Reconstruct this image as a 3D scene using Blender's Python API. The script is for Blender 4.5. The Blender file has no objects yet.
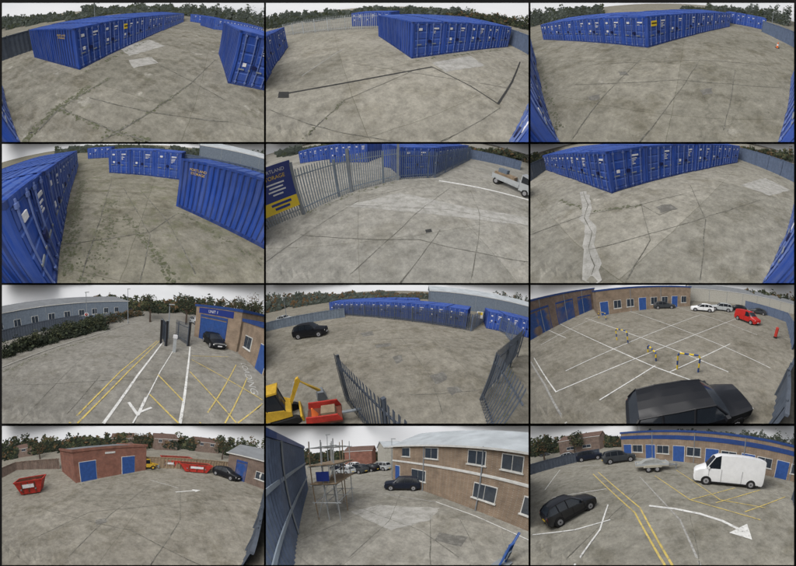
import bpy, math, random, bmesh
from mathutils import Vector, Matrix
random.seed(7)
V=Vector
scene=bpy.context.scene
D=2.5
# ------------------------------------------------------------ materials
MATS={}
def newmat(name):
    m=bpy.data.materials.new(name); m.use_nodes=True
    nt=m.node_tree; b=nt.nodes['Principled BSDF']; return m,nt,b
def N(nt,t,**k):
    n=nt.nodes.new(t)
    for a,v in k.items(): setattr(n,a,v)
    return n
def wp(nt,rot=0):
    a=N(nt,'ShaderNodeAttribute',attribute_name='wpos')
    mp=N(nt,'ShaderNodeMapping'); mp.inputs['Rotation'].default_value=(0,0,rot)
    nt.links.new(a.outputs['Vector'],mp.inputs['Vector']); return mp.outputs['Vector']
def noise(nt,vec,scale,detail=4,rough=.55):
    n=N(nt,'ShaderNodeTexNoise'); n.inputs['Scale'].default_value=scale; n.inputs['Detail'].default_value=detail
    n.inputs['Roughness'].default_value=rough; nt.links.new(vec,n.inputs['Vector']); return n.outputs['Fac']
def ramp(nt,fac,stops):
    r=N(nt,'ShaderNodeValToRGB'); e=r.color_ramp.elements
    while len(e)<len(stops): e.new(.5)
    for i,(p,c) in enumerate(stops):
        e[i].position=p; e[i].color=(*c,1) if not isinstance(c,(int,float)) else (c,c,c,1)
    nt.links.new(fac,r.inputs['Fac']); return r.outputs['Color']
def mix(nt,a,b,f=1.0,mode='MULTIPLY'):
    n=N(nt,'ShaderNodeMix',data_type='RGBA',blend_type=mode)
    if isinstance(f,(int,float)): n.inputs[0].default_value=f
    else: nt.links.new(f,n.inputs[0])
    for i,x in ((6,a),(7,b)):
        if isinstance(x,tuple): n.inputs[i].default_value=(*x,1)
        else: nt.links.new(x,n.inputs[i])
    return n.outputs[2]
def flat(name,col,rough=.7,var=.25,scale=3.0,metal=0,spec=.3,fine=30):
    if name in MATS: return MATS[name]
    m,nt,b=newmat(name); v=wp(nt)
    f=noise(nt,v,scale,5); c=ramp(nt,f,[(.25,1-var),(.75,1+var*.6)])
    g=ramp(nt,noise(nt,v,fine,2),[(.3,1-var*.5),(.7,1+var*.3)])
    o=mix(nt,mix(nt,tuple(col),c),g)
    nt.links.new(o,b.inputs['Base Color']); b.inputs['Roughness'].default_value=rough
    b.inputs['Metallic'].default_value=metal; b.inputs['Specular IOR Level'].default_value=spec
    MATS[name]=m; return m
def concrete(name,a,b_,light,rot=0.,slab=(6,4.5),slabs=.8,lightth=.62,moss=None,crack=.3,stain=.6):
    m,nt,b=newmat(name); v=wp(nt,rot)
    base=ramp(nt,noise(nt,v,.22,6,.6),[(.3,a),(.68,b_)])
    pt=ramp(nt,noise(nt,v,.55,6,.7),[(lightth,0.),(lightth+.05,1.)])
    base=mix(nt,base,tuple(light),pt,'MIX')
    base=mix(nt,base,(1.02,1.0,.95))
    base=mix(nt,base,ramp(nt,noise(nt,v,1.8,8,.72),[(.32,.64),(.68,1.22)]))
    base=mix(nt,base,ramp(nt,noise(nt,v,8,5,.75),[(.3,.78),(.7,1.12)]))
    base=mix(nt,base,ramp(nt,noise(nt,v,40,3,.7),[(.3,.80),(.7,1.12)]))
    br=N(nt,'ShaderNodeTexBrick'); br.offset=0; br.inputs['Scale'].default_value=1
    br.inputs['Color1'].default_value=(.84,.84,.83,1); br.inputs['Color2'].default_value=(1.09,1.08,1.07,1)
    br.inputs['Mortar'].default_value=(.58,.58,.53,1); br.inputs['Mortar Size'].default_value=.018
    br.inputs['Mortar Smooth'].default_value=.5
    br.inputs['Brick Width'].default_value=slab[0]; br.inputs['Row Height'].default_value=slab[1]
    wob=N(nt,'ShaderNodeTexNoise'); wob.inputs['Scale'].default_value=1.1; nt.links.new(v,wob.inputs['Vector'])
    w2=N(nt,'ShaderNodeVectorMath',operation='MULTIPLY_ADD'); nt.links.new(wob.outputs['Color'],w2.inputs[0]); w2.inputs[1].default_value=(.12,.12,0); nt.links.new(v,w2.inputs[2])
    nt.links.new(w2.outputs[0],br.inputs['Vector']); base=mix(nt,base,br.outputs['Color'],slabs)
    # damp / oily staining, soft edged
    st=ramp(nt,noise(nt,v,.42,7,.72),[(.50,0.),(.64,stain)])
    base=mix(nt,base,(.56,.54,.48),st)
    sp=ramp(nt,noise(nt,v,2.6,4,.6),[(.68,0.),(.74,.5)])
    base=mix(nt,base,(.45,.43,.40),sp)
    # sparse cracks
    nz=N(nt,'ShaderNodeTexNoise'); nz.inputs['Scale'].default_value=1.3; nz.inputs['Detail'].default_value=6; nt.links.new(v,nz.inputs['Vector'])
    ad=N(nt,'ShaderNodeVectorMath',operation='MULTIPLY_ADD'); nt.links.new(nz.outputs['Color'],ad.inputs[0])
    ad.inputs[1].default_value=(1.9,1.9,0); nt.links.new(v,ad.inputs[2])
    vo=N(nt,'ShaderNodeTexVoronoi',feature='DISTANCE_TO_EDGE'); vo.inputs['Scale'].default_value=.11
    nt.links.new(ad.outputs[0],vo.inputs['Vector'])
    ck=ramp(nt,vo.outputs['Distance'],[(.001,.55),(.004,1.)])
    gate=ramp(nt,noise(nt,v,.3,2),[(.45,0.),(.55,crack)])
    base=mix(nt,base,ck,gate)
    if moss:
        ms=ramp(nt,noise(nt,v,.6,8,.78),[(moss,0.),(moss+.10,.65)])
        base=mix(nt,base,(.105,.11,.06),ms,'MIX')
    nt.links.new(base,b.inputs['Base Color']); b.inputs['Roughness'].default_value=.9
    b.inputs['Specular IOR Level'].default_value=.15
    MATS[name]=m; return m
def brick(name,c1,c2,mortar):
    m,nt,b=newmat(name); a=N(nt,'ShaderNodeAttribute',attribute_name='wpos')
    s=N(nt,'ShaderNodeSeparateXYZ'); nt.links.new(a.outputs['Vector'],s.inputs[0])
    ad=N(nt,'ShaderNodeMath',operation='ADD'); nt.links.new(s.outputs[0],ad.inputs[0]); nt.links.new(s.outputs[1],ad.inputs[1])
    c=N(nt,'ShaderNodeCombineXYZ'); nt.links.new(ad.outputs[0],c.inputs[0]); nt.links.new(s.outputs[2],c.inputs[1])
    br=N(nt,'ShaderNodeTexBrick'); br.inputs['Scale'].default_value=1
    br.inputs['Color1'].default_value=(*c1,1); br.inputs['Color2'].default_value=(*c2,1); br.inputs['Mortar'].default_value=(*mortar,1)
    br.inputs['Brick Width'].default_value=.24; br.inputs['Row Height'].default_value=.08; br.inputs['Mortar Size'].default_value=.01
    nt.links.new(c.outputs[0],br.inputs['Vector'])
    o=mix(nt,br.outputs['Color'],ramp(nt,noise(nt,a.outputs['Vector'],1.2,5),[(.3,.70),(.7,1.18)]))
    nt.links.new(o,b.inputs['Base Color']); b.inputs['Roughness'].default_value=.9
    MATS[name]=m; return m
def worn(name,col,under,th=.42,sc=6):
    m,nt,b=newmat(name); v=wp(nt)
    f=ramp(nt,noise(nt,v,sc,7,.78),[(th-.05,0.),(th+.08,1.)])
    o=mix(nt,tuple(under),tuple(col),f,'MIX'); o=mix(nt,o,ramp(nt,noise(nt,v,1.2,5,.7),[(.3,.78),(.7,1.1)]))
    nt.links.new(o,b.inputs['Base Color']); b.inputs['Roughness'].default_value=.85; b.inputs['Specular IOR Level'].default_value=.2
    MATS[name]=m; return m
def containermat(name,col):
    m,nt,b=newmat(name); v=wp(nt)
    o=mix(nt,tuple(col),ramp(nt,noise(nt,v,.5,5),[(.25,.70),(.75,1.3)]))
    ru=ramp(nt,noise(nt,v,3.5,7,.75),[(.65,0.),(.71,.6)])
    o=mix(nt,o,(.085,.06,.06),ru,'MIX')
    mp=N(nt,'ShaderNodeMapping'); mp.inputs['Scale'].default_value=(5,5,.5); nt.links.new(v,mp.inputs['Vector'])
    du=ramp(nt,noise(nt,mp.outputs['Vector'],1.0,6,.7),[(.40,0.),(.8,.36)])
    o=mix(nt,o,(.19,.22,.29),du,'MIX')
    nt.links.new(o,b.inputs['Base Color']); b.inputs['Roughness'].default_value=.65; b.inputs['Specular IOR Level'].default_value=.2
    MATS[name]=m; return m
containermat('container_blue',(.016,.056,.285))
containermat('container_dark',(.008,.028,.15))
containermat('container_pale',(.040,.092,.33))  # paler blue for roofs and for the painted-in lit door bevels
flat('container_rod',(.12,.17,.38),.5)
flat('container_recess',(.005,.010,.06),.6)
flat('label_white',(.62,.62,.64)); flat('label_yellow',(.62,.43,.06),var=.1)
flat('steel',(.19,.21,.23),.5,.2); flat('steel_light',(.34,.36,.37),.5,.2); flat('gate_grey',(.20,.24,.285),.5,.2); flat('palisade_blue',(.09,.12,.185),.55,.25)
flat('palisade_dark',(.06,.073,.095),.55,.25)
flat('rubber',(.012,.012,.012),.8,.1); flat('rim',(.25,.25,.26),.35,.1)
flat('glass',(.012,.016,.022),.12,.1,spec=.6); flat('window_glass',(.035,.045,.06),.15,.3,spec=.7)
for n_,c_ in dict(black=(.006,.007,.010),navy=(.010,.014,.026),darkgrey=(.04,.045,.05),silver=(.36,.38,.39),white=(.70,.71,.72),red=(.38,.017,.014),beige=(.36,.34,.28),blue=(.02,.06,.22)).items():
    flat('paint_'+n_,c_,.32,.08,spec=.4)
flat('lamp_clear',(.6,.6,.6),.2,.1); flat('lamp_red',(.35,.01,.01),.3,.1)
worn('joint',(.09,.087,.072),(.19,.185,.162),.47,4); flat('drain',(.035,.035,.034),.8,.3)
worn('asphalt_patch',(.125,.12,.108),(.2,.195,.175),.44,3); worn('light_patch',(.35,.343,.32),(.26,.255,.23),.46,2.2); worn('moss',(.088,.094,.052),(.16,.158,.125),.46,9)
worn('white_marking',(.60,.60,.58),(.27,.265,.25),.41); worn('yellow_marking',(.52,.40,.11),(.24,.22,.17),.43)
worn('faint_marking',(.44,.44,.42),(.25,.245,.23),.46); worn('pale_line',(.34,.34,.32),(.22,.21,.2),.47)
brick('brick_red',(.245,.078,.048),(.18,.055,.036),(.2,.16,.13))
brick('brick_buff',(.225,.158,.105),(.175,.118,.078),(.24,.21,.17))
brick('brick_dark',(.14,.088,.065),(.11,.068,.052),(.19,.17,.15))
flat('roof_grey',(.17,.18,.19),.8,.2,1); flat('roof_tile',(.13,.085,.07),.9,.3,2); flat('roof_light',(.38,.41,.43),.7,.25,.6)
flat('cladding_blue',(.022,.055,.19),.5,.25); flat('cladding_grey',(.13,.16,.20),.6,.25); flat('door_blue',(.028,.078,.26),.5,.25)
flat('white_trim',(.52,.52,.5),.6,.2); flat('dark_void',(.012,.012,.014),.9,.1); flat('cream',(.36,.35,.31),.8,.25)
flat('skip_red',(.40,.035,.025),.55,.35); flat('skip_rust',(.12,.04,.025),.9,.4)
flat('plant_yellow',(.50,.31,.03),.45,.3); flat('cone_orange',(.6,.13,.03),.6,.1); flat('timber',(.24,.18,.12),.85,.35)
flat('sign_blue',(.014,.03,.17),.5,.05); flat('sign_yellow',(.64,.46,.03),.5,.08)
for n_,c_ in dict(leaf_shaded=(.020,.027,.017),leaf_mid=(.042,.052,.028),leaf_lit=(.085,.09,.045),leaf_autumn=(.11,.07,.035),leaf_haze=(.085,.10,.085),leaf_hazed=(.055,.067,.056)).items():  # leaf tones carry light, shade and distance haze in their colour
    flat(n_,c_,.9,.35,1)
flat('bark',(.06,.045,.035),.9,.3)
flat('tarpaulin',(.30,.31,.30),.6,.3)
flat('frame_black',(.003,.003,.003),.9,.1)
def skymat(name,lo,hi):
    m,nt,b=newmat(name); v=wp(nt)
    nt.links.new(ramp(nt,noise(nt,v,.9,4,.5),[(.25,lo),(.75,hi)]),b.inputs['Base Color']); b.inputs['Roughness'].default_value=1
    b.inputs['Specular IOR Level'].default_value=0; MATS[name]=m
skymat('overcast_sky',(.64,.66,.69),(.78,.79,.81))

# ------------------------------------------------------------ relief panels
TILES=[]
def clip6(poly,ax,val,keep_gt):
    out=[]; n=len(poly)
    for i in range(n):
        a=poly[i]; b=poly[(i+1)%n]
        da=(a[ax]-val) if keep_gt else (val-a[ax]); db=(b[ax]-val) if keep_gt else (val-b[ax])
        if da>=0: out.append(a)
        if (da>=0)!=(db>=0):
            t=da/(da-db); out.append(tuple(a[k]+t*(b[k]-a[k]) for k in range(6)))
    return out
def split(poly,p,nrm):
    A=[];B=[]; n=len(poly); ds=[(q-p).dot(nrm) for q in poly]
    for i in range(n):
        a=poly[i]; b=poly[(i+1)%n]; da=ds[i]; db=ds[(i+1)%n]
        if da<=0: A.append(a)
        if da>=0: B.append(a)
        if (da<0 and db>0) or (da>0 and db<0):
            c=a.lerp(b,da/(da-db)); A.append(c); B.append(c)
    return A,B
class Tile:
    def __init__(s,i,x0,x1,y0,y1,h,hy,F=150.):
        s.i=i; s.x0,s.x1,s.y0,s.y1=x0,x1,y0,y1; s.cx=(x0+x1)/2; s.cy=(y0+y1)/2
        s.Fx=F; s.Fy=F*.947; s.h=h; p=((s.cy-y0)-hy)/s.Fy; s.p=p
        s.C=V((0,0,h)); s.Fw=V((0,math.cos(p),-math.sin(p))); s.U=V((0,math.sin(p),math.cos(p)))
        s.row=i//3; s.objs=[]; s.n=1
        g=s.G(s.cx,y1); s.n=(g-s.C).dot(s.Fw)
        TILES.append(s)
    def ray(s,px,py):
        a=(px-s.cx)/s.Fx; b=-(py-s.cy)/s.Fy; th=math.hypot(a,b)
        if th<1e-9: return s.Fw.copy()
        k=math.sin(th)/th
        return V((1,0,0))*a*k+s.U*b*k+s.Fw*math.cos(th)
    def G(s,px,py,z=0.):
        d=s.ray(px,py); dz=min(d.z,-.02)
        t=(s.h-z)/-dz
        return V((d.x*t,d.y*t,z))
    def pr(s,P):
        r=P-s.C; u=r.dot(s.U); f=r.dot(s.Fw); q=math.hypot(r.x,u)
        k=math.atan2(q,f)/q if q>1e-9 else 0
        return (s.cx+s.Fx*r.x*k, s.cy-s.Fy*u*k, f)
    def W(s,px,d,z=0.):
        lo,hi=-4*d,4*d
        for _ in range(40):
            m=(lo+hi)/2
            if s.pr(V((m,d,z)))[0]<px: lo=m
            else: hi=m
        return V((lo,d,z))
    def hat(s,P,py):
        lo,hi=-2.,60.
        for _ in range(40):
            m=(lo+hi)/2
            if s.pr(V((P.x,P.y,m)))[1]>py: lo=m
            else: hi=m
        return lo
    def Y(s,f): return (D*(1-s.n/f) if f>=s.n else D*.42*(f/s.n-1))+D*(3-s.row)
class O:
    def __init__(s,t,name,smooth=False):
        s.t=t; s.name=name; s.P=[]; s.M=Matrix.Identity(4); s.smooth=smooth; t.objs.append(s)
    def add(s,pts,mat): s.P.append(([s.M@V(p) for p in pts],mat))
    def box(s,c0,c1,mat,top=None,bottom=False):
        x0,y0,z0=c0; x1,y1,z1=c1
        s.add([(x0,y0,z0),(x1,y0,z0),(x1,y0,z1),(x0,y0,z1)],mat); s.add([(x1,y1,z0),(x0,y1,z0),(x0,y1,z1),(x1,y1,z1)],mat)
        s.add([(x0,y1,z0),(x0,y0,z0),(x0,y0,z1),(x0,y1,z1)],mat); s.add([(x1,y0,z0),(x1,y1,z0),(x1,y1,z1),(x1,y0,z1)],mat)
        s.add([(x0,y0,z1),(x1,y0,z1),(x1,y1,z1),(x0,y1,z1)],top or mat)
        s.add([(x0,y1,z0),(x1,y1,z0),(x1,y0,z0),(x0,y0,z0)],mat)
    def cyl(s,a,b,r,mat,n=8,r2=None):
        a=V(a);b=V(b); r2=r if r2 is None else r2; d=(b-a)
        if d.length<1e-6: return
        d.normalize(); u=d.orthogonal().normalized(); w=d.cross(u)
        A=[a+(u*math.cos(2*math.pi*k/n)+w*math.sin(2*math.pi*k/n))*r for k in range(n)]
        B=[b+(u*math.cos(2*math.pi*k/n)+w*math.sin(2*math.pi*k/n))*r2 for k in range(n)]
        for k in range(n): s.add([A[k],A[(k+1)%n],B[(k+1)%n],B[k]],mat)
        s.add(B,mat); s.add(A[::-1],mat)
    def prism(s,prof,y0,y1,mat,side=None):
        n=len(prof)
        for k in range(n):
            a=prof[k]; b=prof[(k+1)%n]; s.add([(a[0],y0,a[1]),(b[0],y0,b[1]),(b[0],y1,b[1]),(a[0],y1,a[1])],mat)
        s.add([(a[0],y0,a[1]) for a in prof],side or mat); s.add([(a[0],y1,a[1]) for a in prof][::-1],side or mat)
    def build(s):
        t=s.t; verts=[];faces=[];mi=[];wa=[];mats=[]
        near=.9
        off=V((37.*t.i,19.*t.i,0))
        X=lambda px:(px-398)/100.; Z=lambda py:(283-py)/100.
        bx0,bx1,bz0,bz1=X(t.x0),X(t.x1),Z(t.y1),Z(t.y0)
        for poly,mat in s.P:
            fs=[(q-t.C).dot(t.Fw) for q in poly]
            if max(fs)<near: continue
            if min(fs)<near:
                _,poly=split(poly,t.C+t.Fw*near,t.Fw)
                if len(poly)<3: continue
            stack=[(poly,0)]
            while stack:
                pl,dep=stack.pop()
                if len(pl)<3: continue
                pp=[t.pr(q) for q in pl]; n=len(pl)
                L=0;k=0
                for i in range(n):
                    a=pp[i];b=pp[(i+1)%n]; l=max(abs(a[0]-b[0]),abs(a[1]-b[1]))
                    if l>L: L=l;k=i
                if L<80:
                    if max(a[0] for a in pp)<t.x0 or min(a[0] for a in pp)>t.x1 or max(a[1] for a in pp)<t.y0 or min(a[1] for a in pp)>t.y1: continue
                if L>15 and dep<16:
                    a=pl[k];b=pl[(k+1)%n]; nr=b-a
                    A,B=split(pl,(a+b)/2,nr); stack.append((A,dep+1)); stack.append((B,dep+1)); continue
                six=[(X(p[0]),t.Y(p[2]),Z(p[1]),q.x+off.x,q.y+off.y,q.z) for p,q in zip(pp,pl)]
                for ax,val,g in ((0,bx0,True),(0,bx1,False),(2,bz0,True),(2,bz1,False)):
                    six=clip6(six,ax,val,g)
                    if len(six)<3: break
                if len(six)<3: continue
                b0=len(verts)
                for q in six: verts.append(q[:3]); wa.extend(q[3:])
                faces.append(tuple(range(b0,b0+len(six))))
                if mat not in mats: mats.append(mat)
                mi.append(mats.index(mat))
        if not faces: return
        c=V((sum(v[0] for v in verts),sum(v[1] for v in verts),sum(v[2] for v in verts)))/len(verts)
        me=bpy.data.meshes.new(s.name); me.from_pydata([(v[0]-c.x,v[1]-c.y,v[2]-c.z) for v in verts],[],faces)
        at=me.attributes.new('wpos','FLOAT_VECTOR','POINT'); at.data.foreach_set('vector',wa)
        for m in mats: me.materials.append(MATS[m])
        me.polygons.foreach_set('material_index',mi); me.update()
        if s.smooth:
            bm=bmesh.new(); bm.from_mesh(me); bmesh.ops.remove_doubles(bm,verts=bm.verts,dist=2e-5); 
            bmesh.ops.recalc_face_normals(bm,faces=bm.faces)
            for f in bm.faces: f.smooth=True
            bm.to_mesh(me); bm.free(); me.set_sharp_from_angle(angle=math.radians(32))
        ob=bpy.data.objects.new(s.name,me); ob.location=c; scene.collection.objects.link(ob)
def frame(P,xdir):
    x=V((xdir.x,xdir.y,0)).normalized(); y=V((-x.y,x.x,0))
    return Matrix(((x.x,y.x,0,P.x),(x.y,y.y,0,P.y),(0,0,1,P.z),(0,0,0,1)))
def hd(deg): a=math.radians(deg); return V((math.cos(a),math.sin(a),0))
# ------------------------------------------------------------ parts library
def container(t,P,xd,ends=(True,True),w=2.44,l=6.06,h=2.6,rng=random,sideface=False,yellow=False):
    o=O(t,'shipping_container'); o.M=frame(P,xd); m='container_blue'; dk='container_dark'
    r=.13
    w2=w-.05
    for x in (0,w2-r): o.box((x,0,0),(x+r,.16,h),m)
    o.box((r,.0,h-.16),(w2-r,.12,h),m); o.box((r,.0,0),(w2-r,.12,.15),dk)
    for x in (0,w2-r):
        for z in (0,h-.12): o.box((x-.005,-.01,z),(x+r+.005,.17,z+.121),dk)
    mid=w2/2
    for x0,x1 in ((r,mid-.015),(mid+.015,w2-r)):
        o.add([(x0,.07,.15),(x1,.07,.15),(x1,.07,h-.16),(x0,.07,h-.16)],m)
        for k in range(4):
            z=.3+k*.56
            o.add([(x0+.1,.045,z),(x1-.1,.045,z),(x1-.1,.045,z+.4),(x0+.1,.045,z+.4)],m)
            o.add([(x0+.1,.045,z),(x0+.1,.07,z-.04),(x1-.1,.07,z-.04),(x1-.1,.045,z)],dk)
            o.add([(x0+.1,.045,z+.4),(x1-.1,.045,z+.4),(x1-.1,.07,z+.44),(x0+.1,.07,z+.44)],'container_pale')  # light and shade painted in: upper bevel paler, lower bevel darker
        for fx in (.22,.78):
            x=x0+(x1-x0)*fx
            o.box((x-.02,-.03,.08),(x+.02,.01,h-.08),'container_rod')
            o.box((x-.05,-.04,.95),(x+.3 if fx<.5 else x+.05,-.01,1.02),'steel')
            for z in (.16,h-.26): o.box((x-.06,-.04,z),(x+.06,.02,z+.1),'container_rod')
    o.add([(mid-.015,.1,.15),(mid+.015,.1,.15),(mid+.015,.1,h-.16),(mid-.015,.1,h-.16)],'container_recess')
    x=mid+.32
    o.box((x,-.005,h-.55),(x+.45,.03,h-.44),'label_white'); 
    for k in range(rng.randint(1,4)):
        o.box((x,-.005,h-.72-k*.12),(x+.1+rng.random()*.3,.03,h-.67-k*.12),'label_white')
    if rng.random()<.7: o.box((r+.35,-.005,h-.62),(r+.6,.03,h-.45),'label_white')
    if rng.random()<.5: o.box((r+.4,-.005,1.15),(r+.6,.03,1.35),'label_white')
    o.box((mid-.12,-.07,1.1),(mid+.12,.02,1.3),'container_recess')
    def side(x,sg,rib):
        if rib:
            nb=22; pl=(l-.3)/nb
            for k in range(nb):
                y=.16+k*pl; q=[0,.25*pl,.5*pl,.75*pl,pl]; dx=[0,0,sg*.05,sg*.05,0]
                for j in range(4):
                    o.add([(x-dx[j],y+q[j],.16),(x-dx[j+1],y+q[j+1],.16),(x-dx[j+1],y+q[j+1],h-.1),(x-dx[j],y+q[j],h-.1)],dk if j==3 else m)  # shade painted in: one flank of each rib takes the darker blue
            o.box((min(x,x-sg*.06),.16,0),(max(x,x-sg*.06),l-.14,.16),dk); o.box((min(x,x-sg*.06),.16,h-.1),(max(x,x-sg*.06),l-.14,h),m)
            o.box((min(x,x-sg*.1),l-.14,0),(max(x,x-sg*.1),l,h),m)
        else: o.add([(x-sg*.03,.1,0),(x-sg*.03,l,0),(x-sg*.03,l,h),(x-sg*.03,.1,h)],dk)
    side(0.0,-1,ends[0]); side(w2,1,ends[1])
    if sideface:
        y0,z0=(l-1.3,h-.45) if sideface==2 else (1.,h-.45)
        for s_,dz in (('PORTLAND',0),('STORAGE',-.17)):
            for tr in text_tris(s_,.17): o.add([(-.03,y0+.3-p.x,z0+dz+p.y) for p in tr],'label_yellow')
    o.add([(w2,l,0),(0,l,0),(0,l,h),(w2,l,h)],m)
    o.add([(.0,.0,h-.03),(w2,.0,h-.03),(w2,l,h-.03),(.0,l,h-.03)],'container_pale')
    for k in range(12):
        y=.3+k*.47
        if y+.3>l: break
        o.add([(.1,y,h),(w2-.1,y,h),(w2-.1,y+.22,h),(.1,y+.22,h)],'container_pale')
        o.add([(.1,y,h),(.1,y-.05,h-.03),(w2-.1,y-.05,h-.03),(w2-.1,y,h)],'container_blue')
    if yellow:
        o.box((.35,-.05,1.75),(.95,-.01,2.2),'sign_yellow'); o.box((.4,-.075,1.95),(.9,-.045,2.05),'dark_void')
def row(t,A,B,n=None,h=2.6,l=6.06,yellow=None,zs=0,sideface=False):
    if isinstance(A,tuple): A=t.G(*A)
    if isinstance(B,tuple): B=t.G(*B)
    d=(B-A); L=d.length; d.normalize()
    if n is None: n=max(1,round(L/2.5))
    w=L/n if .8<L/n/2.5<1.25 else 2.5
    rg=random.Random(int(A.x*100)+t.i)
    for k in range(n):
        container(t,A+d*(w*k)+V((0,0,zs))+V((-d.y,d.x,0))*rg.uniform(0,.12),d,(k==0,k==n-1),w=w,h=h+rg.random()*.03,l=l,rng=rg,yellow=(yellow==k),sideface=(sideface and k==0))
def ground(t,mat,extra=None):
    o=O(t,'ground')
    rs=[.35*1.13**k for k in range(66)]
    az=[math.radians(-95+190*k/60) for k in range(61)]
    for i in range(len(rs)-1):
        if rs[i]>900: break
        for j in range(60):
            a,b=az[j],az[j+1]
            q=lambda r,x:(r*math.sin(x),r*math.cos(x),0)
            o.add([q(rs[i],a),q(rs[i],b),q(rs[i+1],b),q(rs[i+1],a)],mat)
    s=O(t,'sky'); s.sky=True
def strip(t,name,pts,w,mat,z=.012,o=None,world=False):
    o=o or O(t,name)
    P=[p if world else t.G(*p) for p in pts]
    for a,b in zip(P,P[1:]):
        d=(b-a).normalized(); n=V((-d.y,d.x,0))*w/2; e=d*w*.3
        up=V((0,0,z)); a2=a-e; b2=b+e
        o.add([a2-n+up,b2-n+up,b2+n+up,a2+n+up],mat)
    return o
def patch(t,name,px,mat,z=.008,o=None,rough=.07):
    o=o or O(t,name); P=[t.G(*p)+V((0,0,z)) for p in px]; rg=random.Random(int(px[0][0]))
    c=sum(P,V())/len(P); Q=[]
    for a,b in zip(P,P[1:]+P[:1]):
        n=max(2,int((b-a).length/.35))
        for k in range(n): Q.append(a.lerp(b,k/n)+V((rg.uniform(-rough,rough),rg.uniform(-rough,rough),0)))
    for i in range(len(Q)): o.add([c,Q[i],Q[(i+1)%len(Q)]],mat)
    return o
def moss(t,pts,w,dens=14,mat='moss',rmax=.14):
    o=O(t,'moss_growth'); rg=random.Random(int(pts[0][0]*7)); P=[t.G(*p) for p in pts]; i=0
    for a,b in zip(P,P[1:]):
        L=(b-a).length; d=(b-a)/L; nn=V((-d.y,d.x,0))
        for k in range(int(L*dens*1.6)):
            c=a+d*rg.uniform(0,L)+nn*rg.gauss(0,w*.35); r=rg.uniform(.02,rmax)*rg.random()+.012; z=.007+.00005*(i%60); i+=1
            Q=[c+V((math.cos(q*.9)*r*rg.uniform(.5,1.4),math.sin(q*.9)*r*rg.uniform(.5,1.4),z)) for q in range(7)]
            for j in range(7): o.add([c+V((0,0,z)),Q[j],Q[(j+1)%7]],mat)
def palisade(t,P,h=2.4,mat='palisade_blue',sp=.155,name='palisade_fence',wd=.07):
    o=O(t,name)
    for a,b in zip(P,P[1:]):
        L=(b-a).length; d=(b-a).normalized(); o.M=frame(a,d)
        n=int(L/sp)
        for k in range(n):
            x=k*sp
            o.add([(x,0,.05),(x+wd/2,-.02,.05),(x+wd/2,-.02,h),(x,0,h-.08)],mat)
            o.add([(x+wd/2,-.02,.05),(x+wd,0,.05),(x+wd,0,h-.08),(x+wd/2,-.02,h)],mat)
        for z in (.35,h-.5): o.box((0,.02,z),(L,.06,z+.06),mat)
        k=0
        while k*2.75<=L+.01: o.box((k*2.75-.04,.06,0),(k*2.75+.04,.16,h-.15),mat); k+=1
    o.M=Matrix.Identity(4); return o
def meshfence(t,P,h,mat,name='boundary_fence'):
    o=O(t,name)
    for a,b in zip(P,P[1:]):
        L=(b-a).length; o.M=frame(a,b-a); n=max(1,int(L/.5))
        for k in range(n):
            x=L*k/n; x2=L*(k+1)/n; m=(x+x2)/2
            o.add([(x,0,0),(m,.12,0),(m,.12,h),(x,0,h)],mat); o.add([(m,.12,0),(x2,0,0),(x2,0,h),(m,.12,h)],mat)
        o.box((0,-.05,h-.08),(L,.13,h+.03),mat)
        k=0
        while k*2.5<L: o.box((k*2.5-.05,-.1,0),(k*2.5+.05,-.0,h+.1),mat); k+=1
    o.M=Matrix.Identity(4); return o
LM=['leaf_shaded','leaf_shaded','leaf_mid','leaf_mid','leaf_lit','leaf_autumn']
def foliage(o,c,r,n,size,mats=LM,rg=random):
    c=V(c)
    subs=[(V((rg.uniform(-.6,.6)*r[0],rg.uniform(-.6,.6)*r[1],rg.uniform(-.55,.6)*r[2])),rg.uniform(.35,.6),rg.choice(mats)) for _ in range(9)]
    for _ in range(n):
        s,k,bm=rg.choice(subs)
        d=V((rg.gauss(0,1),rg.gauss(0,1),rg.gauss(0,1))).normalized()*rg.random()**.35*k
        p=c+s+V((d.x*r[0],d.y*r[1],d.z*r[2]))
        u=V((rg.gauss(0,1),rg.gauss(0,1),rg.gauss(0,1))).normalized(); w=u.orthogonal().normalized(); z=size*rg.uniform(.5,1.2)
        m=bm if rg.random()<.6 else rg.choice(mats)
        if d.z<-.1*k and rg.random()<.6: m=mats[0]  # shade put into colour: lower leaves of a clump take the first tone
        o.add([p-u*z,p-w*z*.7,p+u*z,p+w*z*.7],m)
def tree(t,P,h,r,n=500,mats=LM,leaf=.22,name='tree'):
    o=O(t,name); rg=random.Random(int(P.x*37+P.y*11))
    o.cyl(P,P+V((0,0,h*.45)),r*.09,'bark',7,r*.05)
    for k in range(6):
        a=k*1.05+rg.random(); e=P+V((math.cos(a)*r*.6,math.sin(a)*r*.6,h*(.6+.3*rg.random())))
        o.cyl(P+V((0,0,h*(.3+.02*k))),e,r*.04,'bark',5,r*.012)
    foliage(o,P+V((0,0,h*.65)),(r,r,h*.36),n,leaf,mats,rg)
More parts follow.
